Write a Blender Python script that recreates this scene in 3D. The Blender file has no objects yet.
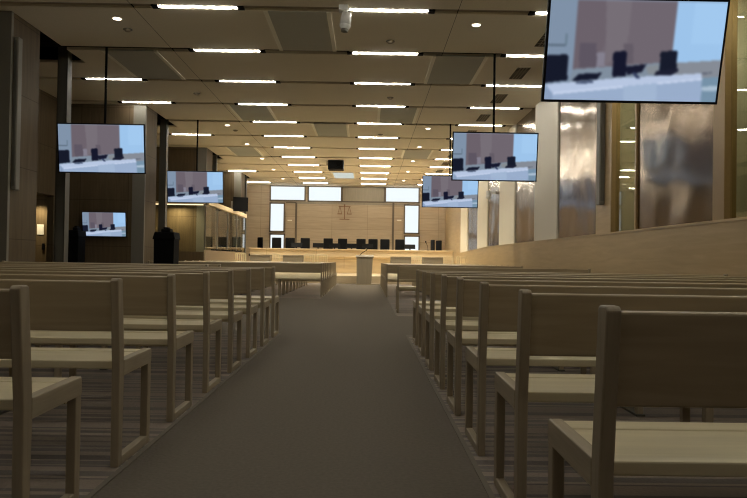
import bpy, bmesh, math, random
from mathutils import Vector, Matrix
random.seed(7)
C = bpy.context.scene.collection
SC = bpy.context.scene

# ------------------------------------------------------------------ camera
F_PX = 730.0
CAM = Vector((0, 0, 0.915))
yaw, pitch, roll = 0.0089, 0.0150, 0.0150
Fv = Vector((math.sin(yaw) * math.cos(pitch), math.cos(yaw) * math.cos(pitch), math.sin(pitch)))
R0 = Vector((math.cos(yaw), -math.sin(yaw), 0))
U0 = R0.cross(Fv)
Rv = R0 * math.cos(roll) + U0 * math.sin(roll)
Uv = -R0 * math.sin(roll) + U0 * math.cos(roll)
cam_d = bpy.data.cameras.new('camera')
cam = bpy.data.objects.new('camera', cam_d); C.objects.link(cam)
cam.matrix_world = Matrix(((Rv.x, Uv.x, -Fv.x, CAM.x), (Rv.y, Uv.y, -Fv.y, CAM.y), (Rv.z, Uv.z, -Fv.z, CAM.z), (0, 0, 0, 1)))
cam_d.sensor_width = 36; cam_d.lens = 36 * F_PX / 747
cam_d.clip_start = 0.05; cam_d.clip_end = 200
SC.camera = cam

def at(px, py, y):
    """world point at depth y on the ray through a pixel of the photograph"""
    d = Fv + Rv * ((px - 373.5) / F_PX) - Uv * ((py - 249) / F_PX)
    return CAM + d * (y / d.y)

# ------------------------------------------------------------------ materials
def new_mat(name):
    m = bpy.data.materials.new(name); m.use_nodes = True
    nt = m.node_tree; b = nt.nodes['Principled BSDF']
    return m, nt, b

def plain(name, col, rough=0.6, metal=0.0, spec=0.5):
    m, nt, b = new_mat(name)
    n = nt.nodes.new('ShaderNodeTexNoise'); n.inputs['Scale'].default_value = 35; n.inputs['Detail'].default_value = 3
    tc = nt.nodes.new('ShaderNodeTexCoord'); nt.links.new(tc.outputs['Object'], n.inputs['Vector'])
    mx = nt.nodes.new('ShaderNodeMix'); mx.data_type = 'RGBA'
    mx.inputs['A'].default_value = (*[c * 0.93 for c in col], 1); mx.inputs['B'].default_value = (*[min(1, c * 1.07) for c in col], 1)
    nt.links.new(n.outputs['Fac'], mx.inputs['Factor']); nt.links.new(mx.outputs['Result'], b.inputs['Base Color'])
    b.inputs['Roughness'].default_value = rough; b.inputs['Metallic'].default_value = metal
    b.inputs['Specular IOR Level'].default_value = spec
    return m

def wood(name, ca, cb, stretch=(1, 14, 14), rough=0.5, joints=None, spec=.5):
    """grain runs along the axis with the small stretch; joints=(w,h,axes) draws fine panel joints"""
    m, nt, b = new_mat(name); L = nt.links.new
    tc = nt.nodes.new('ShaderNodeTexCoord')
    mp = nt.nodes.new('ShaderNodeMapping'); mp.inputs['Scale'].default_value = stretch
    L(tc.outputs['Object'], mp.inputs['Vector'])
    n = nt.nodes.new('ShaderNodeTexNoise'); n.inputs['Scale'].default_value = 1.6; n.inputs['Detail'].default_value = 6; n.inputs['Distortion'].default_value = 0.6
    L(mp.outputs['Vector'], n.inputs['Vector'])
    rp = nt.nodes.new('ShaderNodeValToRGB')
    rp.color_ramp.elements[0].position = 0.3; rp.color_ramp.elements[0].color = (*ca, 1)
    rp.color_ramp.elements[1].position = 0.72; rp.color_ramp.elements[1].color = (*cb, 1)
    L(n.outputs['Fac'], rp.inputs['Fac'])
    out = rp.outputs['Color']
    if joints:
        w, h, ax = joints
        sp = nt.nodes.new('ShaderNodeSeparateXYZ'); cbn = nt.nodes.new('ShaderNodeCombineXYZ')
        L(tc.outputs['Object'], sp.inputs['Vector'])
        L(sp.outputs[ax[0]], cbn.inputs['X']); L(sp.outputs[ax[1]], cbn.inputs['Y'])
        bk = nt.nodes.new('ShaderNodeTexBrick'); bk.offset = 0.0; bk.inputs['Scale'].default_value = 1.0
        bk.inputs['Brick Width'].default_value = w; bk.inputs['Row Height'].default_value = h
        bk.inputs['Mortar Size'].default_value = 0.006; bk.inputs['Mortar Smooth'].default_value = 0.0
        bk.inputs['Color1'].default_value = (1, 1, 1, 1); bk.inputs['Color2'].default_value = (.9, .88, .86, 1); bk.inputs['Mortar'].default_value = (.5, .45, .4, 1)
        L(cbn.outputs['Vector'], bk.inputs['Vector'])
        mu = nt.nodes.new('ShaderNodeMix'); mu.data_type = 'RGBA'; mu.blend_type = 'MULTIPLY'; mu.inputs['Factor'].default_value = 1
        L(out, mu.inputs['A']); L(bk.outputs['Color'], mu.inputs['B']); out = mu.outputs['Result']
    L(out, b.inputs['Base Color'])
    b.inputs['Roughness'].default_value = rough; b.inputs['Specular IOR Level'].default_value = spec
    return m

def emit(name, col, s):
    m = bpy.data.materials.new(name); m.use_nodes = True; nt = m.node_tree
    nt.nodes.remove(nt.nodes['Principled BSDF'])
    e = nt.nodes.new('ShaderNodeEmission'); e.inputs['Color'].default_value = (*col, 1); e.inputs['Strength'].default_value = s
    nt.links.new(e.outputs['Emission'], nt.nodes['Material Output'].inputs['Surface'])
    return m

def glass(name, tint, refl=1.0):
    m = bpy.data.materials.new(name); m.use_nodes = True; nt = m.node_tree
    nt.nodes.remove(nt.nodes['Principled BSDF'])
    t = nt.nodes.new('ShaderNodeBsdfTransparent'); t.inputs['Color'].default_value = (*tint, 1)
    g = nt.nodes.new('ShaderNodeBsdfGlossy'); g.inputs['Roughness'].default_value = 0.02
    fr = nt.nodes.new('ShaderNodeFresnel'); ge = nt.nodes.new('ShaderNodeNewGeometry')
    mr = nt.nodes.new('ShaderNodeMapRange'); mr.inputs['To Min'].default_value = 1.5; mr.inputs['To Max'].default_value = 1 / 1.5
    nt.links.new(ge.outputs['Backfacing'], mr.inputs['Value']); nt.links.new(mr.outputs['Result'], fr.inputs['IOR'])
    mx = nt.nodes.new('ShaderNodeMixShader'); nt.links.new(fr.outputs['Fac'], mx.inputs['Fac'])
    nt.links.new(t.outputs['BSDF'], mx.inputs[1]); nt.links.new(g.outputs['BSDF'], mx.inputs[2])
    nt.links.new(mx.outputs['Shader'], nt.nodes['Material Output'].inputs['Surface'])
    return m

def carpet(name, ca, cb, stripes=None):
    m, nt, b = new_mat(name); L = nt.links.new
    tc = nt.nodes.new('ShaderNodeTexCoord')
    n = nt.nodes.new('ShaderNodeTexNoise'); n.inputs['Scale'].default_value = 55; n.inputs['Detail'].default_value = 4
    L(tc.outputs['Object'], n.inputs['Vector'])
    mx = nt.nodes.new('ShaderNodeMix'); mx.data_type = 'RGBA'
    mx.inputs['A'].default_value = (*ca, 1); mx.inputs['B'].default_value = (*cb, 1)
    L(n.outputs['Fac'], mx.inputs['Factor']); out = mx.outputs['Result']
    if stripes:
        mp = nt.nodes.new('ShaderNodeMapping'); mp.inputs['Scale'].default_value = (0.0, 3.2, 0.0)
        L(tc.outputs['Object'], mp.inputs['Vector'])
        s = nt.nodes.new('ShaderNodeTexNoise'); s.inputs['Scale'].default_value = 1.0; s.inputs['Detail'].default_value = 3
        L(mp.outputs['Vector'], s.inputs['Vector'])
        rp = nt.nodes.new('ShaderNodeValToRGB'); rp.color_ramp.interpolation = 'CONSTANT'
        for i, (p, v) in enumerate(stripes):
            e = rp.color_ramp.elements[i] if i < 2 else rp.color_ramp.elements.new(p)
            e.position = p; e.color = (*v, 1)
        L(s.outputs['Fac'], rp.inputs['Fac'])
        mu = nt.nodes.new('ShaderNodeMix'); mu.data_type = 'RGBA'; mu.blend_type = 'MULTIPLY'; mu.inputs['Factor'].default_value = 1
        L(out, mu.inputs['A']); L(rp.outputs['Color'], mu.inputs['B']); out = mu.outputs['Result']
    L(out, b.inputs['Base Color'])
    bp = nt.nodes.new('ShaderNodeBump'); bp.inputs['Strength'].default_value = 0.4; bp.inputs['Distance'].default_value = 0.01
    L(n.outputs['Fac'], bp.inputs['Height']); L(bp.outputs['Normal'], b.inputs['Normal'])
    b.inputs['Roughness'].default_value = 0.95; b.inputs['Specular IOR Level'].default_value = 0.1
    return m

def bronze_mat():
    m, nt, b = new_mat('brushed bronze sheet'); L = nt.links.new
    tc = nt.nodes.new('ShaderNodeTexCoord')
    n = nt.nodes.new('ShaderNodeTexNoise'); n.inputs['Scale'].default_value = 1.0; n.inputs['Detail'].default_value = 1
    L(tc.outputs['Object'], n.inputs['Vector'])
    bp = nt.nodes.new('ShaderNodeBump'); bp.inputs['Strength'].default_value = 0.55; bp.inputs['Distance'].default_value = 0.08
    L(n.outputs['Fac'], bp.inputs['Height']); L(bp.outputs['Normal'], b.inputs['Normal'])
    mp = nt.nodes.new('ShaderNodeMapping'); mp.inputs['Scale'].default_value = (1, 60, 1.5); L(tc.outputs['Object'], mp.inputs['Vector'])
    n2 = nt.nodes.new('ShaderNodeTexNoise'); n2.inputs['Scale'].default_value = 1.0; L(mp.outputs['Vector'], n2.inputs['Vector'])
    rp = nt.nodes.new('ShaderNodeValToRGB'); rp.color_ramp.elements[0].color = (.15, .105, .062, 1); rp.color_ramp.elements[1].color = (.20, .145, .09, 1)
    L(n2.outputs['Fac'], rp.inputs['Fac']); L(rp.outputs['Color'], b.inputs['Base Color'])
    b.inputs['Metallic'].default_value = 1.0; b.inputs['Roughness'].default_value = 0.19
    return m

ASH = ((.36, .285, .175), (.46, .37, .235))
M = dict(
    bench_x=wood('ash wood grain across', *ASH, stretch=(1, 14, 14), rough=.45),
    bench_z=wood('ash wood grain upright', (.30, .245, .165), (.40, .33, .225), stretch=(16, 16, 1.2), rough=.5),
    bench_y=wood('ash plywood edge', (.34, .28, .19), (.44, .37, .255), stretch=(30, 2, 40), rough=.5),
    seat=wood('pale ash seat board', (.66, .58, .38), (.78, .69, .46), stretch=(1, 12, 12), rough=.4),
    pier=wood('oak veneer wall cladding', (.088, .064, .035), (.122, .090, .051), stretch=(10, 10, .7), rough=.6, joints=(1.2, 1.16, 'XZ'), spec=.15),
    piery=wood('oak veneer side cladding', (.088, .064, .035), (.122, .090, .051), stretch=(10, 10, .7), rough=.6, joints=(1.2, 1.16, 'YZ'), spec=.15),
    backwall=wood('pale oak front wall', (.46, .365, .245), (.55, .44, .30), stretch=(.8, 9, 9), rough=.5, joints=(1.85, .62, 'XZ')),
    desk=wood('light maple desk', (.70, .57, .36), (.80, .66, .43), stretch=(.8, 9, 9), rough=.4, joints=(2.3, .62, 'XZ')),
    lowwall=wood('maple plywood parapet', (.44, .32, .165), (.53, .395, .215), stretch=(9, .7, 9), rough=.4),
    platform=wood('pale parquet', (.60, .50, .34), (.72, .61, .43), stretch=(1, 8, 8), rough=.35),
    lectern=wood('grey beige lectern panel', (.29, .25, .18), (.335, .29, .21), stretch=(9, 9, 1), rough=.5),
    ceiling=plain('warm white ceiling board', (.82, .76, .625), .85, spec=.2),
    channel=plain('beige ceiling channel', (.36, .31, .23), .8, spec=.2),
    black=plain('matt black', (.004, .004, .004), .7, spec=.08),
    void=plain('dark plenum', (.012, .011, .010), .9, spec=.1),
    leather=plain('black leather', (.003, .0033, .0045), .6, spec=.2),
    plastic=plain('black plastic', (.004, .004, .0045), .5, spec=.1),
    steel=plain('grey painted steel', (.095, .090, .072), .55),
    greystrip=plain('grey beige metal strip', (.16, .15, .12), .55),
    chrome=plain('brushed steel', (.55, .54, .5), .3, 1.0),
    white=plain('white plastic', (.75, .75, .72), .45),
    greypanel=plain('grey perforated panel', (.50, .51, .47), .8, spec=.2),
    whitepanel=emit('white panel with added glow', (.80, .86, .78), .62),  # no lamp: glow put into the colour in place of reflected light
    panelframe=plain('off white panel frame', (.95, .91, .78), .6),
    pale=plain('cream painted wall', (.82, .77, .64), .6),
    gallery=plain('grey green gallery wall', (.46, .45, .36), .7),
    gold=plain('gold brown window frame', (.33, .22, .095), .4, .3),
    bronze=bronze_mat(),
    aisle=carpet('taupe carpet', (.115, .099, .079), (.178, .156, .125)),
    striped=carpet('striped taupe carpet', (.20, .175, .152), (.27, .238, .207), ((0, (.62, .62, .62)), (.36, (1.05, 1.02, 1.0)), (.44, (.72, .72, .74)), (.5, (1.25, 1.2, 1.15)), (.545, (.62, .62, .64)), (.60, (1.1, 1.05, 1.0)), (.68, (.6, .6, .62)))),
    strip=plain('pale carpet edge strip', (.17, .148, .118), .8, spec=.1),
    glass=glass('clear glass', (.93, .95, .90)),
    glass2=glass('window glass', (.80, .82, .72)),
    emblem=plain('dark copper emblem', (.20, .085, .03), .45, .4),
    winlit=emit('lit white window', (.88, .96, 1.0), .84),
    winframe=plain('grey brown window frame', (.13, .10, .065), .5),
    tube=emit('white strip lamp', (1.0, .95, .85), 72.0),
    tubefar=emit('white strip lamp bright', (1.0, .95, .83), 105.0),
    bulb=emit('warm downlight', (1.0, .88, .66), 8.0),
    led=emit('warm led strip', (1.0, .78, .42), 1.6),
    paper=plain('white notice paper', (.7, .68, .62), .8),
)

# ------------------------------------------------------------------ mesh helpers
class MB:
    def __init__(s): s.bm = bmesh.new()
    def _new(s, verts, mi=0, M4=None):
        if M4 is not None:
            for v in verts: v.co = M4 @ v.co
        for f in {f for v in verts for f in v.link_faces}: f.material_index = mi
    def box(s, x0, x1, y0, y1, z0, z1, bev=0.0, mi=0, M4=None, seg=2):
        r = bmesh.ops.create_cube(s.bm, size=1.0); vs = r['verts']
        for v in vs:
            v.co = Vector(((x0 + x1) / 2 + v.co.x * (x1 - x0), (y0 + y1) / 2 + v.co.y * (y1 - y0), (z0 + z1) / 2 + v.co.z * (z1 - z0)))
        if bev > 0:
            es = list({e for v in vs for e in v.link_edges})
            r2 = bmesh.ops.bevel(s.bm, geom=es, offset=bev, segments=seg, affect='EDGES', profile=.5)
            vs = list({v for f in r2['faces'] for v in f.verts} | {v for v in vs if v.is_valid})
            seen = set(vs); st = list(vs)
            while st:
                v = st.pop()
                for e in v.link_edges:
                    o = e.other_vert(v)
                    if o not in seen: seen.add(o); st.append(o)
            vs = list(seen)
        s._new(vs, mi, M4); return s
    def cyl(s, p0, p1, r0, r1=None, n=16, mi=0):
        p0, p1 = Vector(p0), Vector(p1); r1 = r0 if r1 is None else r1
        d = p1 - p0; L = d.length
        Mx = Matrix.Translation((p0 + p1) / 2) @ d.to_track_quat('Z', 'Y').to_matrix().to_4x4()
        r = bmesh.ops.create_cone(s.bm, cap_ends=True, segments=n, radius1=r0, radius2=r1, depth=L)
        s._new(r['verts'], mi, Mx); return s
    def tube(s, pts, r, n=8, mi=0):
        for a, b in zip(pts[:-1], pts[1:]): s.cyl(a, b, r, n=n, mi=mi)
        return s
    def sphere(s, c, r, sc=(1, 1, 1), n=16, mi=0):
        q = bmesh.ops.create_uvsphere(s.bm, u_segments=n, v_segments=max(6, n // 2), radius=r)
        s._new(q['verts'], mi, Matrix.Translation(c) @ Matrix.Diagonal((*sc, 1))); return s
    def prism(s, poly, axis, a0, a1, mi=0, bev=0.0):
        """poly: 2D points; axis 'x' -> points are (y,z), 'y' -> (x,z), 'z' -> (x,y)"""
        def P(p, a):
            return {'x': (a, p[0], p[1]), 'y': (p[0], a, p[1]), 'z': (p[0], p[1], a)}[axis]
        A = [s.bm.verts.new(P(p, a0)) for p in poly]; B = [s.bm.verts.new(P(p, a1)) for p in poly]
        n = len(poly); fs = [s.bm.faces.new(A), s.bm.faces.new(B[::-1])]
        for i in range(n): fs.append(s.bm.faces.new((A[i], B[i], B[(i + 1) % n], A[(i + 1) % n])))
        for f in fs: f.material_index = mi
        bmesh.ops.recalc_face_normals(s.bm, faces=fs)
        if bev > 0:
            es = list({e for f in fs for e in f.edges})
            bmesh.ops.bevel(s.bm, geom=es, offset=bev, segments=2, affect='EDGES', profile=.5)
        return s
    def mesh(s, name, mats):
        me = bpy.data.meshes.new(name); s.bm.to_mesh(me); s.bm.free()
        for m in (mats if isinstance(mats, (list, tuple)) else [mats]): me.materials.append(m)
        return me
    def build(s, name, mats, parent=None, smooth=False):
        me = s.mesh(name, mats)
        if smooth:
            for p in me.polygons: p.use_smooth = True
        o = bpy.data.objects.new(name, me); C.objects.link(o)
        if parent: o.parent = parent
        return o

def tag(o, label=None, cat=None, group=None, kind=None):
    if label: o['label'] = label
    if cat: o['category'] = cat
    if group: o['group'] = group
    if kind: o['kind'] = kind
    return o
def empty(name, loc, label, cat, group=None, rz=0.0):
    o = bpy.data.objects.new(name, None); C.objects.link(o); o.empty_display_size = .1
    o.location = loc; o.rotation_euler = (0, 0, rz)
    return tag(o, label, cat, group)
def struct(o): o['kind'] = 'structure'; return o
def copy_tree(o, parent=None):
    c = o.copy(); C.objects.link(c)
    if parent: c.parent = parent
    for ch in list(o.children): copy_tree(ch, c)
    return c
def dup(o, loc, label, group=None, rz=None):
    c = copy_tree(o); c.location = loc; c['label'] = label
    if group: c['group'] = group
    if rz is not None: c.rotation_euler = (0, 0, rz)
    return c
ORD = ['', 'first', 'second', 'third', 'fourth', 'fifth', 'sixth', 'seventh', 'eighth', 'ninth', 'tenth', 'eleventh', 'twelfth', 'thirteenth', 'fourteenth', 'fifteenth', 'sixteenth', 'seventeenth', 'eighteenth']
def lamp(name, kind, loc, power, col, size=.1, target=None, parent=None, spot=1.9):
    d = bpy.data.lights.new(name, kind); d.energy = power; d.color = col
    if kind == 'AREA': d.size = size
    else: d.shadow_soft_size = size
    if kind == 'SPOT': d.spot_size = spot; d.spot_blend = .6
    o = bpy.data.objects.new(name, d); C.objects.link(o); o.location = loc
    if parent: o.parent = parent
    return o

# ------------------------------------------------------------------ dimensions of the hall
ZC = 4.715                 # ceiling
SLOT0, STEP = 11.05, 2.31  # ceiling slots across the hall
def slot(k): return SLOT0 + STEP * k
def gap(k): return .12 if k % 3 == 1 else .095
XL, XR = -5.6, 4.06        # ceiling edges / pier faces, right wall
XREC = -7.55               # recess wall on the left
YB = 38.0                  # front wall
YR = -4.0                  # rear wall behind the photographer
BAY = 3 * STEP
PIER0, PIERT = 11.38, 1.0
AL, AR = -1.04, .50        # aisle edges

# ------------------------------------------------------------------ floor
f = MB()
f.box(XREC - 2.2, XR + 1.8, YR, YB + .3, -.2, -.012, mi=0)
f.box(AL, AR, YR, YB, -.05, 0, mi=0)
f.box(XREC - 2.2, AL, 8.95, 16.9, -.05, 0, mi=0); f.box(AR, XR + 1.8, 8.95, 12.0, -.05, 0, mi=0)
f.box(XREC - 2.2, AL, YR, 8.95, -.05, 0, mi=1); f.box(AR, XR + 1.8, YR, 8.95, -.05, 0, mi=1)
f.box(XREC - 2.2, AL, 16.9, YB, -.05, 0, mi=1); f.box(AR, XR + 1.8, 12.0, YB, -.05, 0, mi=1)
struct(f.build('floor', [M['aisle'], M['striped']]))
for i, (x, y0, y1) in enumerate([(AL, YR, 8.95), (AL, 16.9, 26.4), (AR, YR, 8.95), (AR, 12.0, 26.4)]):
    struct(MB().box(x - .012, x + .012, y0, y1, -.001, .004).build('trim_%d' % (i + 1), M['strip']))
p = MB().box(XREC - .3, XR, 27.8, YB, 0, .30, .01).box(-6.4, XR, 34.9, YB, .30, .60)
struct(p.build('floor_platform', M['platform']))

# ------------------------------------------------------------------ ceiling
c = MB()
for k in range(-7, 13):
    ya, yb = slot(k) + gap(k), slot(k + 1) - gap(k + 1)
    if yb > YB: yb = YB
    if ya < YB: c.box(XL, XR, ya, yb, ZC, ZC + .05, mi=0)
    if k == -7: c.box(XL, XR, YR, ya - .15, ZC, ZC + .05, mi=0)
# side strips of ceiling over the recesses, open (dark) next to each pier
for n in range(-3, 4):
    ya = PIER0 + BAY * n + 3.0; yb = PIER0 + BAY * (n + 1) + .05
    ya, yb = max(ya, YR), min(yb, YB)
    k = -8
    ks = [YR] + [slot(k) for k in range(-6, 13)] + [YB]
    edges = [ya] + [q for q in ks if ya < q < yb] + [yb]
    for a, b in zip(edges[:-1], edges[1:]):
        c.box(XREC - .2, XL, a + (.10 if a != ya else 0), b - (.10 if b != yb else 0), ZC, ZC + .05, mi=0)
# panel joints along the hall: shallow dark grooves modelled as thin fillets
for x in (-3.62, 1.33):
    c.box(x - .0035, x + .0035, YR, YB, ZC - .001, ZC + .02, mi=2)
for k in range(-6, 12):
    dark = k % 3 == 1
    c.box(XREC, XR, slot(k) - .12, slot(k) + .12, ZC + (.16 if dark else .035), ZC + .2, mi=2 if dark else 1)
    if dark:
        c.box(XREC, XR, slot(k) - .12, slot(k) - .09, ZC + .05, ZC + .18, mi=2); c.box(XREC, XR, slot(k) + .09, slot(k) + .12, ZC + .05, ZC + .18, mi=2)
c.box(XREC - 2.2, XR + 1.8, YR - .2, YB + .3, ZC + .55, ZC + .7, mi=2)
struct(c.build('ceiling', [M['ceiling'], M['channel'], M['void']]))

# ------------------------------------------------------------------ left side: recess wall, piers, steel columns
DOOR = (16.55, 17.6)
w = MB()
w.box(XREC - .15, XREC, YR, DOOR[0], 0, ZC + .6).box(XREC - .15, XREC, DOOR[1], YB, 0, ZC + .6).box(XREC - .15, XREC, DOOR[0], DOOR[1], 2.35, ZC + .6)
w.box(XREC - 1.75, XREC - 1.6, DOOR[0] - .6, DOOR[1] + 1.2, 0, 2.6).box(XREC - 1.6, XREC - .15, DOOR[1] + 1.05, DOOR[1] + 1.2, 0, 2.6).box(XREC - 1.6, XREC - .15, DOOR[0] - .6, DOOR[0] - .45, 0, 2.6)
w.box(XREC - 1.7, XREC - .15, DOOR[0] - .5, DOOR[1] + 1.1, 2.45, 2.6)
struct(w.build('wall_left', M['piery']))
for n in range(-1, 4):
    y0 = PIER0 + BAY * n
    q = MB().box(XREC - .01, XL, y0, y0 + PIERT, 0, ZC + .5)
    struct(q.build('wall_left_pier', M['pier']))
    q = MB().box(XL - .30, XL + .012, y0 - .012, y0 + .06, 0, ZC - .01, .004)
    struct(q.build('trim_%d' % (10 + n), M['greystrip']))
    q = MB()
    xx, yy = -5.9, y0 + 2.75
    for s_ in (-1, 1): q.box(xx + s_ * .085 - .012, xx + s_ * .085 + .012, yy - .1, yy + .1, 0, ZC + .3)
    q.box(xx - .085, xx + .085, yy - .012, yy + .012, 0, ZC + .3).box(xx - .085, xx + .085, yy - .1, yy - .085, 0, ZC + .3)
    struct(q.build('wall_left_column', M['steel']))
struct(MB().box(XREC - 2.2, XR + 1.8, YR - .15, YR, 0, ZC + .6).build('wall_rear', M['pier']))

# ------------------------------------------------------------------ right side
WR = []
def rpanel(name, y0, y1, mat, x=XR, z0=0, z1=ZC + .3):
    return struct(MB().box(x, x + .08, y0 + .008, y1 - .008, z0, z1).build(name, mat))
rpanel('wall_right', YR, 4.9, M['piery'])
for y0, y1 in ((8.48, 10.92), (12.95, 15.5), (17.6, 20.0), (22.3, 24.5), (26.7, 29.3)):
    rpanel('wall_right_bronze', y0, y1, M['bronze'])
for y0, y1 in ((15.5, 17.6), (20.0, 22.3), (24.5, 26.7), (29.3, 31.5)):
    rpanel('wall_right_cream', y0, y1, M['pale'], x=XR - .03)
rpanel('wall_right_wood', 12.06, 12.95, M['lowwall'])
rpanel('wall_right_wood', 31.5, YB, M['lowwall'])
struct(MB().box(XR + .2, XR + .35, 17.7, 19.9, 0, ZC).build('wall_right_backing', M['pier']))
for i, (y0, y1) in enumerate(((5.0, 8.2), (10.98, 12.02))):
    o = struct(MB().box(XR + .03, XR + .05, y0, y1, 1.3, ZC).build('window_%d' % (i + 1), M['glass2']))
    fr = MB()
    fr.box(XR - .04, XR + .1, y1 - .01, y1 + (.27 if i == 0 else .04), 0, ZC, .004).box(XR - .03, XR + .1, y0 - .05, y0 + .01, 0, ZC, .004)
    fr.box(XR - .02, XR + .1, y0, y1, ZC - .1, ZC + .2)
    fr.build('window_frame', M['gold'], o)
rb = MB().box(XR + 1.55, XR + 1.7, 3.0, 14.5, 0, ZC + .3).box(XR + .1, XR + 1.6, 13.2, 13.35, 0, ZC + .3).box(XR + .1, XR + 1.6, 3.2, 3.35, 0, ZC + .3)
struct(rb.build('wall_right_gallery', M['gallery']))
struct(MB().box(XR + .02, XR + 1.6, 3.2, 13.3, ZC + .02, ZC + .1).build('ceiling_gallery', M['ceiling']))
for yy in (6.5, 9.0, 11.6): lamp('gallery_lamp', 'POINT', (XR + .9, yy, 4.2), 26, (1, .9, .72), .15)
lw = MB()
lw.prism([(YR, 0), (YR, 1.405), (24.0, 1.385), (33.5, 1.20), (33.5, 0)], 'x', XR - .09, XR - .012, bev=.004)
lw.prism([(YR, 1.405), (YR, 1.435), (24.0, 1.415), (33.5, 1.23), (33.5, 1.20), (24, 1.385)], 'x', XR - .10, XR + .02)
struct(lw.build('wall_right_parapet', M['lowwall']))

# column loudspeakers
def column_speaker(x0, x1, y0, y1, z0, z1, label):
    e = empty('column_loudspeaker', ((x0 + x1) / 2, (y0 + y1) / 2, z0), label, 'loudspeaker')
    cx, cy = (x0 + x1) / 2, (y0 + y1) / 2
    MB().box(x0 - cx, x1 - cx, y0 - cy, y1 - cy, 0, z1 - z0, .015).build('cabinet', M['greystrip'], e)
    MB().box(x0 - cx + .02, x1 - cx - .02, y0 - cy - .006, y0 - cy + .01, .06, z1 - z0 - .06, .003).build('grille', M['steel'], e)
    return e
column_speaker(XL + .005, XL + .085, 11.46, 11.60, 1.93, 4.34, 'tall slim grey column loudspeaker on the side of the left pier')
column_speaker(XR - .10, XR - .005, 12.44, 12.62, 1.92, 4.5, 'tall slim grey column loudspeaker on the right wall between bronze panel and window')

# ------------------------------------------------------------------ front wall
def bw(px, py, y=YB): 
    q = at(px, py, y); return q.x, q.z
struct(MB().box(XREC - .2, XR + .1, YB, YB + .15, 0, ZC + .3).build('wall_front', M['backwall']))
wi = 3
for name, (x0, y0, x1, y1), mat in (
    ('w', (271, 187, 304.6, 199.6), 'winlit'), ('w', (309, 187.5, 341, 200.5), 'winlit'), ('p', (343, 188, 384, 201), 'lectern'), ('w', (386, 188.5, 418.5, 201.5), 'winlit'),
    ('w', (270.5, 204, 283.8, 230.6), 'winlit'), ('w', (270.5, 235, 283.8, 250), 'winlit'), ('w', (404.8, 206, 418.4, 232.6), 'winlit'), ('w', (404.8, 237, 418.4, 252), 'winlit')):
    xa, za = bw((x0 + x1) / 2 - (x1 - x0) / 2, (y0 + y1) / 2 + (y1 - y0) / 2); xb, zb = bw(x1, y0)
    zb = min(zb, ZC - .02)
    o = struct(MB().box(xa, xb, YB - .03, YB + .01, za, zb).build('window_%d' % wi, M[mat])); wi += 1
    fr = MB(); t = .07
    fr.box(xa - t, xa, YB - .06, YB, za - t, zb + t).box(xb, xb + t, YB - .06, YB, za - t, zb + t).box(xa - t, xb + t, YB - .06, YB, za - t, za).box(xa - t, xb + t, YB - .06, YB, zb, zb + t)
    fr.build('window_frame', M['winframe'], o)
for i, (x0, x1, hx) in enumerate(((285.6, 296, 290), (393, 403.6, 399))):
    xa, _ = bw(x0, 230); xb, _ = bw(x1, 230); _, zt = bw((x0 + x1) / 2, 203)
    o = struct(MB().box(xa, xb, YB - .035, YB + .01, .6, zt).build('door_%d' % (i + 1), M['backwall']))
    side = xb if i == 0 else xa
    fr = MB().box(side - .05, side + .05, YB - .07, YB, .6, zt).box(xa, xb, YB - .05, YB, zt, zt + .05)
    fr.build('door_frame', M['winframe'], o)
    hxx, hz = bw(hx, 220.5)
    MB().box(hxx - .12, hxx + .12, YB - .12, YB - .09, hz - .03, hz + .03, .01).box(hxx - .02, hxx + .02, YB - .1, YB - .03, hz - .02, hz + .02).build('door_handle', M['panelframe'], o)
# dark base on the front wall beneath windows
for n_, (pxa, pxb) in enumerate(((271, 342), (342, 419))):
    xa, z0 = bw(pxa, 203.6 if n_ else 202.3); xb, _ = bw(pxb, 203)
    struct(MB().box(xa, xb, YB - .04, YB, z0 - .06, z0 + .05).build('trim_%d' % (20 + n_), M['lectern']))

# scales of justice emblem
ex, ez = bw(344.6, 212.2)
e = empty('scales_emblem', (ex, YB - .04, ez - .385), 'dark copper scales of justice emblem on the pale wood front wall', 'emblem')
MB().box(-.26, .26, -.02, .03, 0, .035).build('base', M['emblem'], e)
MB().box(-.016, .016, -.02, .03, .035, .77).sphere((0, 0, .76), .035).build('post', M['emblem'], e)
MB().box(-.31, .31, -.02, .03, .66, .69).build('beam', M['emblem'], e)
for s_ in (-1, 1):
    q = MB()
    cx = s_ * .245
    q.tube([(cx, 0, .675), (cx - .10, 0, .31)], .011).tube([(cx, 0, .675), (cx + .10, 0, .31)], .011)
    q.box(cx - .12, cx + .12, -.02, .03, .27, .31)
    q.build('pan', M['emblem'], e)

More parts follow.
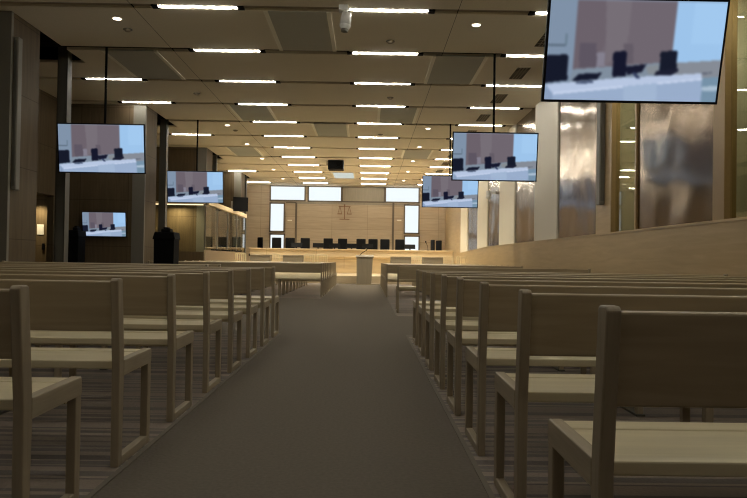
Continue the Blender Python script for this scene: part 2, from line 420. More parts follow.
# ------------------------------------------------------------------ benches
def make_bench(L, nsup, label, side):
    """rear face of the bench looks to -y; x from 0 to L; origin on the floor at the aisle end, rear post base"""
    root = empty('bench', (0, 0, 0), label, 'bench')
    zs, zt, lean, dep = .46, .82, -.045, .46
    def post(x):
        prof = [(0, 0), (.05, 0), (.062, .42), (.02, zt - .008), (.008, zt), (lean + .012, zt), (lean, zt - .010), (-.004, .44)]
        return MB().prism(prof, 'x', x, x + .035, bev=.005)
    for x in (0, L - .035):
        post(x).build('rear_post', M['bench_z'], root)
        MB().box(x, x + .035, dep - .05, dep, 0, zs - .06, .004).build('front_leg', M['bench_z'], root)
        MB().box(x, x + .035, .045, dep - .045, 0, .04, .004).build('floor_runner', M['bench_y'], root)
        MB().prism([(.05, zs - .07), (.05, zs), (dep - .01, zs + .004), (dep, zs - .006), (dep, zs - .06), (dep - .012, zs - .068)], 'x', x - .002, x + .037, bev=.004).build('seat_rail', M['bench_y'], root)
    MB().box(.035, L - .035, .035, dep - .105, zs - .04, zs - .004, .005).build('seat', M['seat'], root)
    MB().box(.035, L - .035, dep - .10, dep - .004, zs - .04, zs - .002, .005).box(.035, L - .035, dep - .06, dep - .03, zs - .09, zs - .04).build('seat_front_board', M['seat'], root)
    # leaning backrest
    a = math.atan2(.040, .38)
    T = Matrix.Translation((0, .013, .588)) @ Matrix.Rotation(a, 4, 'X')
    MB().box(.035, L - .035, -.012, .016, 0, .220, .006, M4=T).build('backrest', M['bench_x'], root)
    for i in range(nsup):
        x = (i + 1) * L / (nsup + 1)
        MB().box(x - .02, x + .02, .04, dep - .06, zs - .09, zs - .04).build('cross_rail', M['bench_y'], root)
        MB().box(x - .02, x + .02, .06, .10, .012, zs - .085, .004).build('support_leg', M['bench_z'], root)
        MB().box(x - .02, x + .02, dep - .15, dep - .11, .012, zs - .085, .004).build('support_leg', M['bench_z'], root)
        MB().box(x - .028, x + .028, .05, dep - .10, 0, .014, .003).build('foot_plate', M['steel'], root)
    return root

LENL, LENR = 4.15, 3.36
def ordk(i): return ORD[i]
bl = make_bench(LENL, 3, 'ash bench nearest the camera left of the aisle', -1)
br = make_bench(LENR, 2, 'ash bench nearest the camera right of the aisle', 1)
GL, GR = 'benches left of the aisle, near block', 'benches right of the aisle, near block'
GL2, GR2 = 'benches left of the aisle, far block', 'benches right of the aisle, far block'
XPL, XPR = -1.062 - LENL, .535
def lab(i, side, block):
    if i == 0: return 'ash wood bench with low back, %s of the aisle, front-most in view of the %s block' % (side, block) if False else 'ash wood bench %s of the aisle, closest to the camera in the %s block' % (side, block)
    return 'ash wood bench %s of the aisle, %s row from the camera in the %s block' % (side, ORD[i + 1], block)
for i in range(8):
    y = 2.25 + .883 * i + .045
    o = bl if i == 0 else copy_tree(bl)
    o.location = (XPL, y, 0); tag(o, lab(i, 'left', 'near'), None, GL)
    y = 1.62 + .886 * i + .045
    o = br if i == 0 else copy_tree(br)
    o.location = (XPR, y, 0); tag(o, lab(i, 'right', 'near'), None, GR)
for i in range(10):
    o = copy_tree(bl); o.location = (XPL + .0, 17.45 + .883 * i, 0); tag(o, lab(i, 'left', 'far'), None, GL2)
o = copy_tree(br); o.location = (XPR, 12.7, 0); tag(o, 'ash wood bench standing alone right of the aisle between the near and far blocks', None, GR2)
for i in range(9):
    o = copy_tree(br); o.location = (XPR - .05, 18.0 + .883 * i, 0); tag(o, lab(i, 'right', 'far'), None, GR2)

bs = make_bench(3.3, 2, 'ash bench in the side row behind the near block, left, nearer one', -1)
bs.location = (-5.52, 10.25, 0)
o = copy_tree(bs); o.location = (-5.52, 11.13, 0); tag(o, 'ash bench in the side row behind the near block, left, farther one')
# ------------------------------------------------------------------ televisions
NX, NY = 200, 112
def q(X, Y):
    Lx = 33 - 18 * Y / 360; Rx = 678 - 46 * Y / 373
    u = (X - Lx) / (Rx - Lx); return u, .985 * Y / (360 + 13 * u) + .018
polys = [
    ([(0, 0), (700, 0), (700, 400), (0, 400)], (128, 146, 168)),
    ([(20, 155), (90, 155), (90, 162), (20, 160)], (85, 100, 115)),
    ([(90, 115), (95, 115), (93, 158), (88, 158)], (100, 120, 135)),
    ([(131, -5), (497, -5), (474, 218), (117, 247)], (112, 103, 112)),
    ([(131, -5), (280, -5), (200, 247), (117, 247)], (108, 98, 107)),
    ([(235, -5), (330, -5), (310, 180), (235, 230)], (119, 111, 119)),
    ([(140, 150), (200, 150), (205, 238), (138, 242)], (94, 86, 98)),
    ([(203, 185), (232, 183), (232, 235), (203, 238)], (132, 128, 142)),
    ([(300, 150), (335, 150), (335, 225), (300, 225)], (100, 92, 102)),
    ([(117, 247), (474, 218), (474, 300), (100, 300)], (128, 142, 158)),
    ([(380, 235), (428, 228), (428, 262), (390, 266)], (134, 140, 146)),
    ([(497, -5), (690, -5), (690, 212), (474, 222)], (158, 197, 236)),
    ([(560, -5), (690, -5), (690, 150), (545, 150)], (163, 202, 240)),
    ([(474, 222), (690, 208), (690, 300), (474, 300)], (134, 140, 150)),
    ([(560, 280), (690, 272), (690, 400), (560, 400)], (118, 146, 168)),
    ([(585, 312), (690, 305), (690, 325), (585, 330)], (170, 190, 208)),
    ([(18, 303), (300, 278), (582, 261), (585, 283), (45, 336)], (184, 199, 226)),
    ([(18, 303), (45, 336), (50, 400), (0, 400)], (140, 160, 190)),
    ([(45, 336), (585, 283), (578, 400), (45, 400)], (154, 174, 204)),
    ([(45, 334), (585, 281), (585, 286), (45, 341)], (205, 217, 240)),
    ([(300, 310), (420, 298), (420, 400), (300, 400)], (162, 182, 210)),
    ([(18, 200), (30, 193), (95, 193), (100, 200), (97, 288), (18, 298)], (22, 26, 42)),
    ([(262, 190), (270, 180), (306, 178), (313, 186), (308, 272), (260, 276)], (22, 24, 44)),
    ([(434, 184), (440, 178), (492, 176), (497, 182), (491, 248), (428, 262)], (24, 28, 44)),
    ([(140, 264), (222, 260), (206, 284), (112, 292)], (22, 26, 44)),
    ([(128, 294), (190, 288), (190, 298), (130, 302)], (70, 82, 110)),
    ([(310, 236), (384, 226), (368, 256), (312, 268)], (24, 26, 46)),
    ([(330, 258), (342, 256), (362, 280), (348, 283)], (50, 60, 90)),
    ([(420, 252), (500, 243), (496, 256), (470, 270), (410, 268)], (30, 32, 50)),
    ([(585, 258), (620, 256), (620, 262), (585, 264)], (90, 95, 110)),
]
polys = [([q(*p) for p in P_], tuple((c_ / 255) for c_ in col)) for P_, col in polys]
def inside(P_, u, v):
    r = False; j = len(P_) - 1
    for i in range(len(P_)):
        if (P_[i][1] > v) != (P_[j][1] > v) and u < (P_[j][0] - P_[i][0]) * (v - P_[i][1]) / (P_[j][1] - P_[i][1]) + P_[i][0]: r = not r
        j = i
    return r
bbs = [(min(a for a, _ in P_), max(a for a, _ in P_), min(b for _, b in P_), max(b for _, b in P_)) for P_, _ in polys]
def lin(c_): return c_ / 12.92 if c_ <= .04045 else ((c_ + .055) / 1.055) ** 2.4
def screen_mesh(W, H):
    vs, cols = [], []
    for j in range(NY + 1):
        for i in range(NX + 1):
            u, v = i / NX, j / NY
            vs.append(((u - .5) * W, 0, (.5 - v) * H))
            col = polys[0][1]
            for (P_, cc), b in zip(polys, bbs):
                if b[0] <= u <= b[1] and b[2] <= v <= b[3] and inside(P_, u, v): col = cc
            cols.append(col)
    w1 = NX + 1
    for _ in range(2):   # soft picture
        n2 = []
        for j in range(NY + 1):
            for i in range(w1):
                nb = [cols[jj * w1 + ii] for jj in (j - 1, j, j + 1) for ii in (i - 1, i, i + 1) if 0 <= ii <= NX and 0 <= jj <= NY]
                n2.append(tuple(sum(x) / len(nb) for x in zip(*nb)))
        cols = n2
    fs = [(j * w1 + i, (j + 1) * w1 + i, (j + 1) * w1 + i + 1, j * w1 + i + 1) for j in range(NY) for i in range(NX)]
    me = bpy.data.meshes.new('screen'); me.from_pydata(vs, [], fs); me.update()
    at_ = me.color_attributes.new('picture', 'FLOAT_COLOR', 'POINT')
    at_.data.foreach_set('color', [x for c_ in cols for x in (lin(c_[0]), lin(c_[1]), lin(c_[2]), 1.0)])
    return me
sm = bpy.data.materials.new('video screen'); sm.use_nodes = True
nt = sm.node_tree; nt.nodes.remove(nt.nodes['Principled BSDF'])
ca = nt.nodes.new('ShaderNodeVertexColor'); ca.layer_name = 'picture'
em = nt.nodes.new('ShaderNodeEmission'); em.inputs['Strength'].default_value = .80
nt.links.new(ca.outputs['Color'], em.inputs['Color']); nt.links.new(em.outputs['Emission'], nt.nodes['Material Output'].inputs['Surface'])

TW, TH = 1.56, .885
smesh = screen_mesh(TW - .044, TH - .044); smesh.materials.append(sm)

def make_tv(loc, label, group, drop, rz=0.0, scale=1.0, TILT=math.radians(8)):
    e = empty('television', loc, label, 'television', group, rz)
    T = Matrix.Rotation(TILT, 4, 'X')
    w_, h_ = TW * scale, TH * scale
    MB().box(-w_ / 2, w_ / 2, -.012, .03, -h_ / 2, h_ / 2, .006, M4=T).box(-w_ * .35, w_ * .35, .028, .06, -h_ * .35, h_ * .3, .01, M4=T).build('casing', M['plastic'], e)
    s_ = bpy.data.objects.new('screen', smesh); C.objects.link(s_); s_.parent = e
    s_.rotation_euler = (TILT, 0, 0); s_.location = T @ Vector((0, -.0135, 0)); s_.scale = (scale,) * 3
    if drop:
        MB().cyl((0, .15, -.05), (0, .15, drop), .022, n=12).box(-.08, .08, .05, .17, -.12, .12, .005).build('pole', M['black'], e)
        MB().box(-.12, .12, .05, .25, drop - .02, drop, .004).build('ceiling_plate', M['black'], e)
    else:
        MB().box(-.15, .15, .05, .14, -.15, .15, .01).build('wall_bracket', M['black'], e)
    return e
TZ = 2.835
drop = ZC + .12 - TZ
for (x, k, z, lb, g) in (
    (-4.835, 1, 2.86, 'large hanging television on a pole, nearest of those left of the aisle', 'hanging televisions'),
    (-4.765, 4, 2.855, 'hanging television beyond the first left one, above the black lidded cabinet', 'hanging televisions'),
    (2.30, -2, 2.765, 'largest hanging television, at top right, cut by the upper edge', 'hanging televisions'),
    (2.30, 1, 2.825, 'middle one of the three hanging televisions right of the aisle', 'hanging televisions'),
    (2.28, 4, 2.835, 'farthest and smallest hanging television right of the aisle', 'hanging televisions')):
    make_tv((x, slot(k) - .12, z), lb, g, ZC + .16 - z, 0, 1.0 if k != 1 or x > 0 else 1.015, math.radians(15 if k == -2 else 8))
q3 = at(104.4, 224.3, PIER0 + BAY - .14)
make_tv((q3.x, PIER0 + BAY - .15, q3.z), 'small low television on the left pier below the big hanging one', 'televisions', 0, 0, .70)

# ------------------------------------------------------------------ ceiling fittings
COLN = {0: 'over the aisle', 1: 'left of the aisle', 2: 'by the left piers', 3: 'right of the aisle'}
COLX = {0: (-.32, .88), 1: (-3.22, -2.02), 2: (-6.08, -4.88), 3: (2.51, 3.71)}
def make_strip(far, dark):
    e = empty('ceiling_strip_light', (0, 0, 0), 'x', 'ceiling light')
    MB().box(-.66, .66, -.07, .07, .004, .152 if dark else .03).build('housing', M['panelframe'], e)
    MB().box(-.60, .60, -.011, .011, -.008, .004, .004).build('diffuser', M['tubefar'] if far else M['tube'], e)
    for s_ in (-1, 1): MB().box(min(s_ * .60, s_ * .70), max(s_ * .60, s_ * .70), -.07, .07, -.018, .006, .003).build('end_cap', M['black'], e)
    return e
proto = {}
for ci in (0, 1, 3, 2):
    ks = list(range(-5, 12)) if ci != 2 else [2, 3, 5, 9, 11]  # negative rows sit out of view, added to brighten the near benches
    for k in ks:
        far = (k >= 6, k % 3 == 1)
        if far not in proto: proto[far] = o = make_strip(*far)
        else: o = copy_tree(proto[far])
        o.location = ((COLX[ci][0] + COLX[ci][1]) / 2, slot(k), ZC)
        n_ = len([z for z in ks if z >= k])
        tag(o, 'white ceiling strip light in the line %s, %s from the front wall' % (COLN[ci], ORD[n_]), None, 'strip lights')

def make_down():
    e = empty('downlight', (0, 0, 0), 'x', 'ceiling light')
    MB().cyl((0, 0, -.006), (0, 0, .01), .085, n=24).build('trim_ring', M['panelframe'], e)
    MB().cyl((0, 0, -.011), (0, 0, -.004), .062, n=24).build('lens', M['bulb'], e)
    return e
dp = make_down()
first = True
for xn, x in (('left', -4.05), ('right', 1.7)):
    ys = [11.65, 20.9, 24.3, 27.8, 31.2, 34.7]
    for i, y in enumerate(ys):
        o = dp if first else copy_tree(dp); first = False
        o.location = (x, y, ZC)
        tag(o, 'small round warm downlight in the %s ceiling line, %s from the camera' % (xn, 'nearest and separate one' if i == 0 else ORD[i + 1]), None, 'downlights')
        lamp('downlight_lamp', 'SPOT', (x, y, ZC - .03), 60 if y < 12 else (260 if y < 26 else 480), (1, .9, .70), .08)

def make_panel(w, l, mat):
    e = empty('ceiling_panel', (0, 0, 0), 'x', 'ceiling panel')
    MB().box(-w / 2 + .07, w / 2 - .07, -l / 2, l / 2, -.010, .02).build('panel', mat, e)
    for s_ in (-1, 1):
        MB().box(s_ * w / 2 - .035 - s_ * .035, s_ * w / 2 + .035 - s_ * .035, -l / 2, l / 2, -.016, .02, .003).build('side_strip', M['panelframe'], e)
    return e
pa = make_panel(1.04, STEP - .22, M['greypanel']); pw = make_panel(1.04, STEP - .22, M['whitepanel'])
used = {'a': False, 'w': False}
for k, x0, kind, lb in (
    (0, -1.13, 'a', 'grey perforated ceiling panel beside the white ceiling camera'),
    (1, 1.68, 'a', 'grey perforated ceiling panel left of the middle right television pole'),
    (1, -4.45, 'a', 'grey ceiling panel above the left hanging television, right of its pole'),
    (3, -3.02, 'a', 'grey ceiling panel between the two left hanging televisions'),
    (3, .74, 'a', 'grey ceiling panel just over the aisle, in the fourth ceiling strip'),
    (4, -1.1, 'a', 'grey ceiling panel left of the aisle, nearer than the projector'),
    (6, -4.4, 'a', 'pale grey ceiling panel beside the left downlights'),
    (6, 1.72, 'a', 'pale grey ceiling panel beside the right downlights'),
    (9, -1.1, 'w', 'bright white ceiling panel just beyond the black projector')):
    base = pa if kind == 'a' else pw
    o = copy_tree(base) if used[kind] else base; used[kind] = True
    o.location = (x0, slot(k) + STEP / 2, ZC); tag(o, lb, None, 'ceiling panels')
vp = None
for k in range(0, 9):
    if vp is None:
        vp = o = empty('ceiling_vent', (0, 0, 0), 'x', 'vent')
        fr = MB().box(-.13, .13, -.46, .46, -.003, .01); fr.build('backing', M['void'], o)
        g = MB()
        for i in range(11): g.box(-.125, .125, -.445 + i * .089 - .012, -.445 + i * .089 + .012, -.008, .0)
        for xx in (-.06, .0, .06): g.box(xx - .008, xx + .008, -.45, .45, -.007, .0)
        g.build('grille', M['channel'], o)
    else: o = copy_tree(vp)
    o.location = (3.02, slot(k) + STEP / 2 + .1, ZC)
    tag(o, 'small dark ceiling air grille near the right wall, %s of its line from the camera' % ORD[k + 1], None, 'air grilles')
sd = None
for i, (x, y, lb) in enumerate(((.35, 12.6, 'over the aisle, nearest'), (.49, 17.0, 'over the aisle, second nearest'), (.35, 22.0, 'over the aisle, third nearest'), (-4.06, 12.2, 'left, beside the nearest downlight'), (-4.0, 16.9, 'left, between the two hanging televisions'), (-3.97, 21.7, 'left, behind the second nearest downlight'))):
    if sd is None:
        sd = o = empty('ceiling_detector', (0, 0, 0), 'x', 'smoke detector')
        MB().cyl((0, 0, -.012), (0, 0, .005), .075, n=20).build('base', M['greystrip'], o)
        MB().cyl((0, 0, -.04), (0, 0, -.012), .04, .06, n=20).build('sensor', M['channel'], o)
    else: o = copy_tree(sd)
    o.location = (x, y, ZC); tag(o, 'small round ceiling detector ' + lb, None, 'ceiling detectors')

# white ceiling camera
qx = at(345.5, 12, 10.9)
e = empty('ceiling_camera', (qx.x, 10.88, ZC), 'white camera hanging from the ceiling beside the first strip light over the aisle', 'camera')
MB().box(-.10, .04, -.07, .07, -.09, .0, .01).build('mount', M['white'], e)
MB().cyl((0, 0, -.14), (0, 0, -.06), .035).build('neck', M['white'], e)
MB().cyl((0, -.02, -.30), (.02, 0, -.12), .085, .075, n=20).sphere((0, -.02, -.30), .085).build('body', M['white'], e, True)
MB().cyl((-.01, -.03, -.40), (0, -.02, -.31), .05, .06, n=20).build('lens', M['greystrip'], e)
# projector
qp = at(336, 165, 28.2)
e = empty('ceiling_projector', (qp.x, 28.2, qp.z), 'black projector hanging under the ceiling over the aisle', 'projector')
MB().box(-.30, .30, -.3, .35, -.20, .20, .04).build('body', M['plastic'], e)
MB().cyl((.12, -.36, .0), (.12, -.28, .0), .1, n=20).build('lens', M['black'], e)
MB().cyl((0, 0, .19), (0, 0, ZC - qp.z + .02), .03).box(-.14, .14, -.1, .1, ZC - qp.z - .03, ZC - qp.z - .001).build('mount', M['black'], e)
MB().cyl((-.36, -.1, .05), (-.28, -.1, .05), .09, n=16).build('side_horn', M['channel'], e)

# ------------------------------------------------------------------ judges' bench and its furniture
YD = 33.5
DX0, DX1 = at(250, 255, YD).x, XR - .12
ZD = at(345, 249.2, YD).z
e = empty('court_desk', (0, YD, .30), 'long light maple judges desk across the front of the court', 'desk')
def dz(z): return z - .30
MB().box(DX0, DX1, 0, .06, 0, dz(ZD) - .05).build('front_panel', M['desk'], e)
MB().box(DX0 - .02, DX1 + .02, -.10, .85, dz(ZD) - .05, dz(ZD), .01).build('desk_top', M['desk'], e)
MB().box(DX0 + .02, DX1 - .02, -.03, .0, .60, .64).build('ledge', M['desk'], e)
for x in (DX0, DX1 - .05): MB().box(x, x + .05, .06, .8, 0, dz(ZD) - .05).build('end_panel', M['desk'], e)
# inner lower table
e = empty('clerk_table', (-1.0, 32.2, .30), 'low light maple clerk table in front of the judges desk', 'table')
MB().box(-2.6, 2.6, -.35, .35, .72, .76, .005).build('table_top', M['desk'], e)
MB().box(-2.5, 2.5, -.02, .02, .22, .72).build('modesty_panel', M['desk'], e)
for x in (-2.5, 2.42):
    MB().box(x, x + .08, -.3, .3, 0, .72).build('leg', M['desk'], e)

def make_chair():
    e = empty('office_chair', (0, 0, 0), 'x', 'chair')
    MB().box(-.23, .23, -.05, .03, .62, 1.34, .035, seg=3).build('backrest', M['leather'], e)
    MB().box(-.23, .23, .0, .50, .42, .54, .04, seg=3).build('seat', M['leather'], e)
    for s_ in (-1, 1):
        MB().box(s_ * .24 - .025, s_ * .24 + .025, .05, .38, .68, .72, .012).box(s_ * .24 - .015, s_ * .24 + .015, .15, .22, .45, .69).build('armrest', M['leather'], e)
    MB().cyl((0, .25, .10), (0, .25, .43), .03, n=12).box(-.04, .04, -.02, .25, .50, .52).box(-.04, .04, -.03, .0, .50, .75).build('gas_column', M['chrome'], e)
    b = MB()
    for i in range(5):
        a = i * 2 * math.pi / 5
        b.tube([(0, .25, .10), (.3 * math.cos(a), .25 + .3 * math.sin(a), .07)], .022)
        b.sphere((.3 * math.cos(a), .25 + .3 * math.sin(a), .035), .035, n=8)
    b.build('star_base', M['plastic'], e)
    return e
ch = make_chair()
YC = 35.6
first = True
spots = [(276.3, 'in front of the left white window'), (289.8, 'in front of the left door'), (305, None), (328, None), (342.5, 'below the scales emblem'), (361, None), (373, None), (385, None), (400, 'in front of the right door')]
for i, (px, ex_) in enumerate(spots):
    o = ch if first else copy_tree(ch); first = False
    x = at(px, 245, YC).x
    o.location = (x, YC + .1, .60); o.rotation_euler = (0, 0, math.pi)
    tag(o, 'black high-backed chair behind the judges desk, %s from the left' % ORD[i + 1], None, 'judges chairs')
for px, py, rz, lb in ((260, 245, math.pi - .9, 'black swivel chair turned sideways left of the judges row'), (432.5, 245, math.pi / 2 + .25, 'black swivel chair seen edge-on, right of the judges row'), (440.5, 245, math.pi / 2 + .5, 'black swivel chair farthest right behind the desk, by the right wall')):
    o = copy_tree(ch); o.location = (min(at(px, py, YC).x, XR - .4), YC + (.9 if px > 440 else 0), .60); o.rotation_euler = (0, 0, rz); tag(o, lb, None, 'swivel chairs at the ends of the desk')
# monitors, laptops and microphones on the desk
def make_monitor():
    e = empty('desk_monitor', (0, 0, 0), 'x', 'monitor')
    T = Matrix.Translation((0, 0, .12)) @ Matrix.Rotation(-.5, 4, 'X')
    MB().box(-.25, .25, -.015, .015, -.06, .17, .006, M4=T).build('display', M['plastic'], e)
    MB().box(-.03, .03, .0, .04, .01, .12).build('stand', M['plastic'], e)
    MB().box(-.12, .12, -.06, .12, 0, .014, .004).build('foot', M['plastic'], e)
    return e
mo = make_monitor(); first = True
for px, lb in ((296.5, 'between the second and third judges chairs'), (318, 'between the third and fourth judges chairs'), (334.5, 'left of the chair under the scales emblem'), (351.5, 'right of the chair under the scales emblem'), (367.5, 'between the sixth and seventh judges chairs'), (410, 'in front of the right white window')):
    o = mo if first else copy_tree(mo); first = False
    o.location = (at(px, 248, YD + .4).x, YD + .45, ZD); tag(o, 'small black monitor on the judges desk, ' + lb, None, 'desk monitors')
def make_mic():
    e = empty('microphone', (0, 0, 0), 'x', 'microphone')
    MB().cyl((0, 0, 0), (0, 0, .025), .06, n=14).build('base', M['plastic'], e)
    MB().tube([(0, 0, .02), (-.02, 0, .2), (-.10, -.02, .38)], .012).build('gooseneck', M['plastic'], e)
    MB().sphere((-.11, -.02, .40), .035, (1, 1, 1.3), n=10).build('windscreen', M['plastic'], e)
    return e
mi = make_mic(); first = True
for px, y, z, lb in ((291, YD + .1, ZD, 'black gooseneck microphone at the left of the judges desk'), (428, YD + .3, ZD, 'black gooseneck microphone at the right end of the judges desk')):
    o = mi if first else copy_tree(mi); first = False
    o.location = (at(px, 250, y).x, y, z); tag(o, lb, None, 'gooseneck microphones')

# lectern
YLc = 27.15
lx = at(364.5, 283, YLc).x
e = empty('lectern', (lx, YLc, 0), 'beige wooden lectern with microphone at the end of the aisle', 'lectern')
MB().prism([(-.29, .03), (.25, .03), (.30, 1.0), (-.31, 1.03)], 'y', -.2, .2, bev=.01).build('body', M['lectern'], e)
MB().prism([(-.24, 1.0), (.24, 1.07), (.24, 1.10), (-.24, 1.03)], 'x', -.34, .33, bev=.004).build('reading_top', M['lectern'], e)
MB().box(-.32, .55, -.22, .26, 0, .03, .005).build('base', M['bench_z'], e)
mm = MB().cyl((-.20, .1, 1.05), (-.20, .1, 1.08), .03).tube([(-.20, .1, 1.07), (-.12, .08, 1.16), (.05, .02, 1.27)], .012).build('microphone', M['plastic'], e)
MB().sphere((.06, .02, 1.28), .025, n=8).build('windscreen', M['plastic'], mm)

# counsel desks and slatted chairs on the platform edge
def make_counsel(w_):
    e = empty('counsel_desk', (0, 0, 0), 'x', 'desk')
    MB().box(-w_ / 2, w_ / 2, 0, .04, .05, .72).build('front_panel', M['lectern'], e)
    MB().box(-w_ / 2, w_ / 2, -.02, .5, .72, .76, .005).build('desk_top', M['lectern'], e)
    for s_ in (-1, 1): MB().box(min(s_ * w_ / 2, s_ * (w_ / 2 - .04)), max(s_ * w_ / 2, s_ * (w_ / 2 - .04)), .04, .48, 0, .72).build('end_panel', M['lectern'], e)
    return e
cd = make_counsel(.8); first = True
for px, lb in ((260, 'left of the aisle, farther from it'), (293, 'left of the aisle, nearer to it'), (401, 'right of the aisle, nearer to the lectern'), (433, 'right of the aisle, nearer to the right wall')):
    o = cd if first else copy_tree(cd); first = False
    o.location = (at(px, 258, 28.6).x, 28.6, .30); tag(o, 'small beige counsel desk ' + lb, None, 'counsel desks')
def make_slat():
    e = empty('wooden_chair', (0, 0, 0), 'x', 'chair')
    MB().box(-.22, .22, 0, .44, .42, .45, .008).build('seat', M['seat'], e)
    for sx in (-1, 1):
        MB().box(sx * .2 - .02, sx * .2 + .02, 0, .04, 0, .80, .004).build('leg', M['seat'], e)
        MB().box(sx * .2 - .02, sx * .2 + .02, .40, .44, 0, .42, .004).build('leg', M['seat'], e)
    b = MB().box(-.22, .22, -.002, .035, .77, .80, .004)
    b.build('top_rail', M['seat'], e)
    for i in range(4): MB().box(-.135 + i * .09 - .014, -.135 + i * .09 + .014, .008, .028, .45, .775).build('slat', M['seat'], e)
    return e
sl = make_slat(); first = True
sx_ = [('left', 240.5, 0), ('left', 274.5, 1), ('left', 309, 2), ('left', 322, 3), ('right', 415.5, 0), ('right', 448, 1), ('right', 462, 2)]
for side, px, n_ in sx_:
    o = sl if first else copy_tree(sl); first = False
    o.location = (at(px, 258, 29.3).x, 29.3, .30); tag(o, 'pale slat-backed wooden chair %s of the lectern, %s in its row from the left' % (side, ORD[n_ + 1]), None, 'slat-backed chairs')

# ------------------------------------------------------------------ glass dock on the left
Y0, Y1, XD0, XD1, ZT = 24.35, 32.2, XREC + .05, -5.38, 2.68
e = empty('glass_dock', (XD1, Y0, 0), 'glass-walled dock with pale wood top beam beside the left piers', 'dock')
def lo(x): return x - XD1
MB().box(-.09, .07, -.06, Y1 - Y0, ZT, ZT + .16, .008).build('top_beam', M['desk'], e)
MB().box(lo(XD0), .07, -.08, .06, ZT, ZT + .07, .006).build('front_beam', M['desk'], e)
MB().box(-.05, .0, 0, Y1 - Y0, 0, 1.16).build('base_panel', M['backwall'], e)
MB().box(lo(XD0), -.05, 0, .05, 0, 1.10).build('front_panel', M['pier'], e)
for i in range(4):
    a = i * (Y1 - Y0) / 4
    MB().box(-.03, -.018, a + .02, a + (Y1 - Y0) / 4 - .01, 1.22, ZT).build('side_pane', M['glass'], e)
    MB().box(-.045, -.0, a - .015, a + .02, 1.22, ZT).build('post', M['chrome'], e)
MB().box(lo(XD0), -.05, .01, .022, 1.10, ZT).build('front_pane', M['glass'], e)
MB().box(lo(XD0) + .1, -.1, -.05, .03, ZT - .025, ZT - .002).build('led_strip', M['led'], e)
lamp('dock_lamp', 'AREA', (-6.5, Y0 + .45, ZT - .06), 26, (1, .8, .48), .5)
e2 = empty('dock_desk', (-5.58, 29.4, 0), 'wooden shelf desk inside the glass dock', 'desk')
MB().box(-.14, .14, -2.6, 2.6, 1.08, 1.12).build('desk_top', M['lectern'], e2)
for yy in (-2.5, 0, 2.5): MB().box(-.12, .12, yy - .02, yy + .02, 0, 1.08).build('support', M['lectern'], e2)
for i in range(5):
    o = copy_tree(mo); o.location = (-5.60, 27.3 + i * 1.0, 1.12); o.rotation_euler = (0, 0, .6)
    tag(o, 'dark monitor on the shelf inside the glass dock, %s from the camera' % ORD[i + 1], None, 'dock monitors')
# dark monitor mounted above the dock
qm = at(240.5, 204.5, 29.0)
e = empty('dark_monitor', (qm.x, 29.0, qm.z - .27), 'switched-off black monitor on a stand above the glass dock', 'monitor')
zb = ZT + .16 - (qm.z - .27)
T = Matrix.Rotation(.35, 4, 'Z')
MB().box(-.30, .30, -.03, .03, .0, .56, .01, M4=T).build('display', M['plastic'], e)
MB().box(XD1 - qm.x - .05, XD1 - qm.x + .03, .02, .08, zb, .40).box(min(0, XD1 - qm.x), max(0, XD1 - qm.x) + .03, .02, .08, .22, .30).build('bracket', M['chrome'], e)

# black lidded cabinets by the left side
def lidded(px, ptop, y, wpx, lb):
    t_ = at(px, ptop, y); w_ = wpx / F_PX * y; h = t_.z
    e = empty('lidded_cabinet', (t_.x, y, 0), lb, 'cabinet', 'black lidded cabinets')
    MB().prism([(-w_ * .44, 0), (w_ * .44, 0), (w_ * .47, h - .10), (-w_ * .47, h - .10)], 'y', -.22, .22, bev=.012).build('body', M['black'], e)
    MB().prism([(-w_ * .52, h - .16), (w_ * .52, h - .16), (w_ * .45, h), (-w_ * .42, h)], 'y', -.25, .25, bev=.015).build('lid', M['black'], e)
    MB().box(-w_ * .2, w_ * .22, -.12, .12, h - .005, h + .075, .02).box(-w_ * .12, w_ * .12, -.08, .08, h + .07, h + .11, .015).build('handle', M['black'], e)
lidded(166.8, 232.3, 16.0, 21.5, 'black lidded cabinet standing below the second left television')
lidded(76.8, 230.5, 17.3, 11.5, 'slim black lidded cabinet in the recess left of the small television')

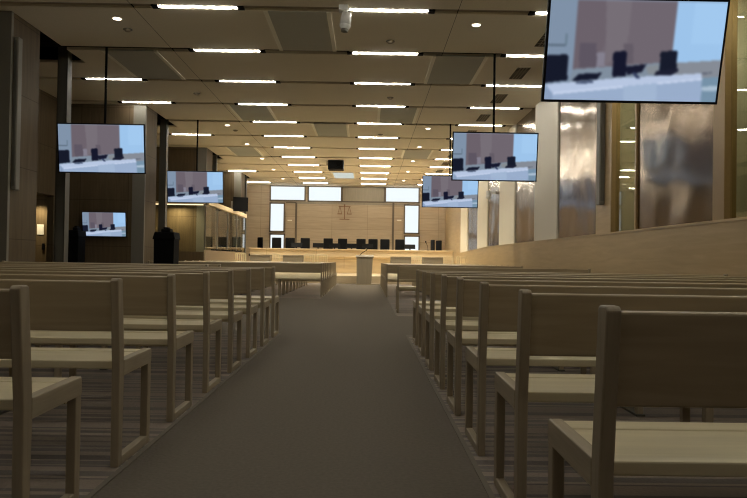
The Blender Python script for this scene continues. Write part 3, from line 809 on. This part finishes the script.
# lit doorway left: notice, lock plate
qn = at(40.6, 229.5, 17.0)
yw = DOOR[1] + 1.05
qn = at(40.6, 229.5, yw); ql = at(43.5, 246.5, yw)
o = MB().box(qn.x - .085, qn.x + .085, yw - .012, yw, qn.z - .13, qn.z + .13).build('notice', M['paper']); tag(o, 'white notice sheet on the lit wood wall in the left doorway', 'notice')
o = MB().box(ql.x - .035, ql.x + .035, yw - .03, yw, ql.z - .08, ql.z + .08, .008).build('lock_plate', M['plastic']); tag(o, 'small dark lock plate below the notice in the left doorway', 'lock')
lamp('doorway_lamp', 'SPOT', (XREC - .8, yw - .35, 2.40), 90, (1, .82, .5), .05, spot=2.0)
for n_, (x, y, z) in enumerate(((XREC - .8, yw - .35, 2.45),)):
    o = empty('downlight', (x, y, z), 'tiny bright downlight in the soffit of the left doorway', 'ceiling light')
    MB().cyl((0, 0, -.01), (0, 0, .0), .05, n=16).build('lens', M['bulb'], o)

# wall camera on the right
qc = at(493.5, 195, 23.0)
e = empty('wall_camera', (XR, 23.2, qc.z), 'white dome camera on the right wall, beyond the second cream wall panel', 'camera')
MB().box(-.22, .0, -.05, .05, .05, .13, .01).build('arm', M['white'], e)
MB().cyl((-.22, 0, -.02), (-.22, 0, .14), .075, n=18).build('housing', M['white'], e)
MB().sphere((-.22, 0, -.04), .085, n=16).build('dome', M['white'], e, True)

# ------------------------------------------------------------------ ambient, exposure
w = bpy.data.worlds.new('world'); SC.world = w; w.use_nodes = True
w.node_tree.nodes['Background'].inputs['Color'].default_value = (.9, .85, .7, 1)
w.node_tree.nodes['Background'].inputs['Strength'].default_value = 0.0
SC.view_settings.view_transform = 'Standard'; SC.view_settings.look = 'None'
SC.view_settings.gamma = 1.0; SC.view_settings.exposure = 0.30; SC.view_settings.use_curve_mapping = False
SC.cycles.use_denoising = True; SC.cycles.filter_width = 1.15
SC.cycles.max_bounces = 8; SC.cycles.diffuse_bounces = 5; SC.cycles.transparent_max_bounces = 12
SC.cycles.sample_clamp_indirect = 4.0
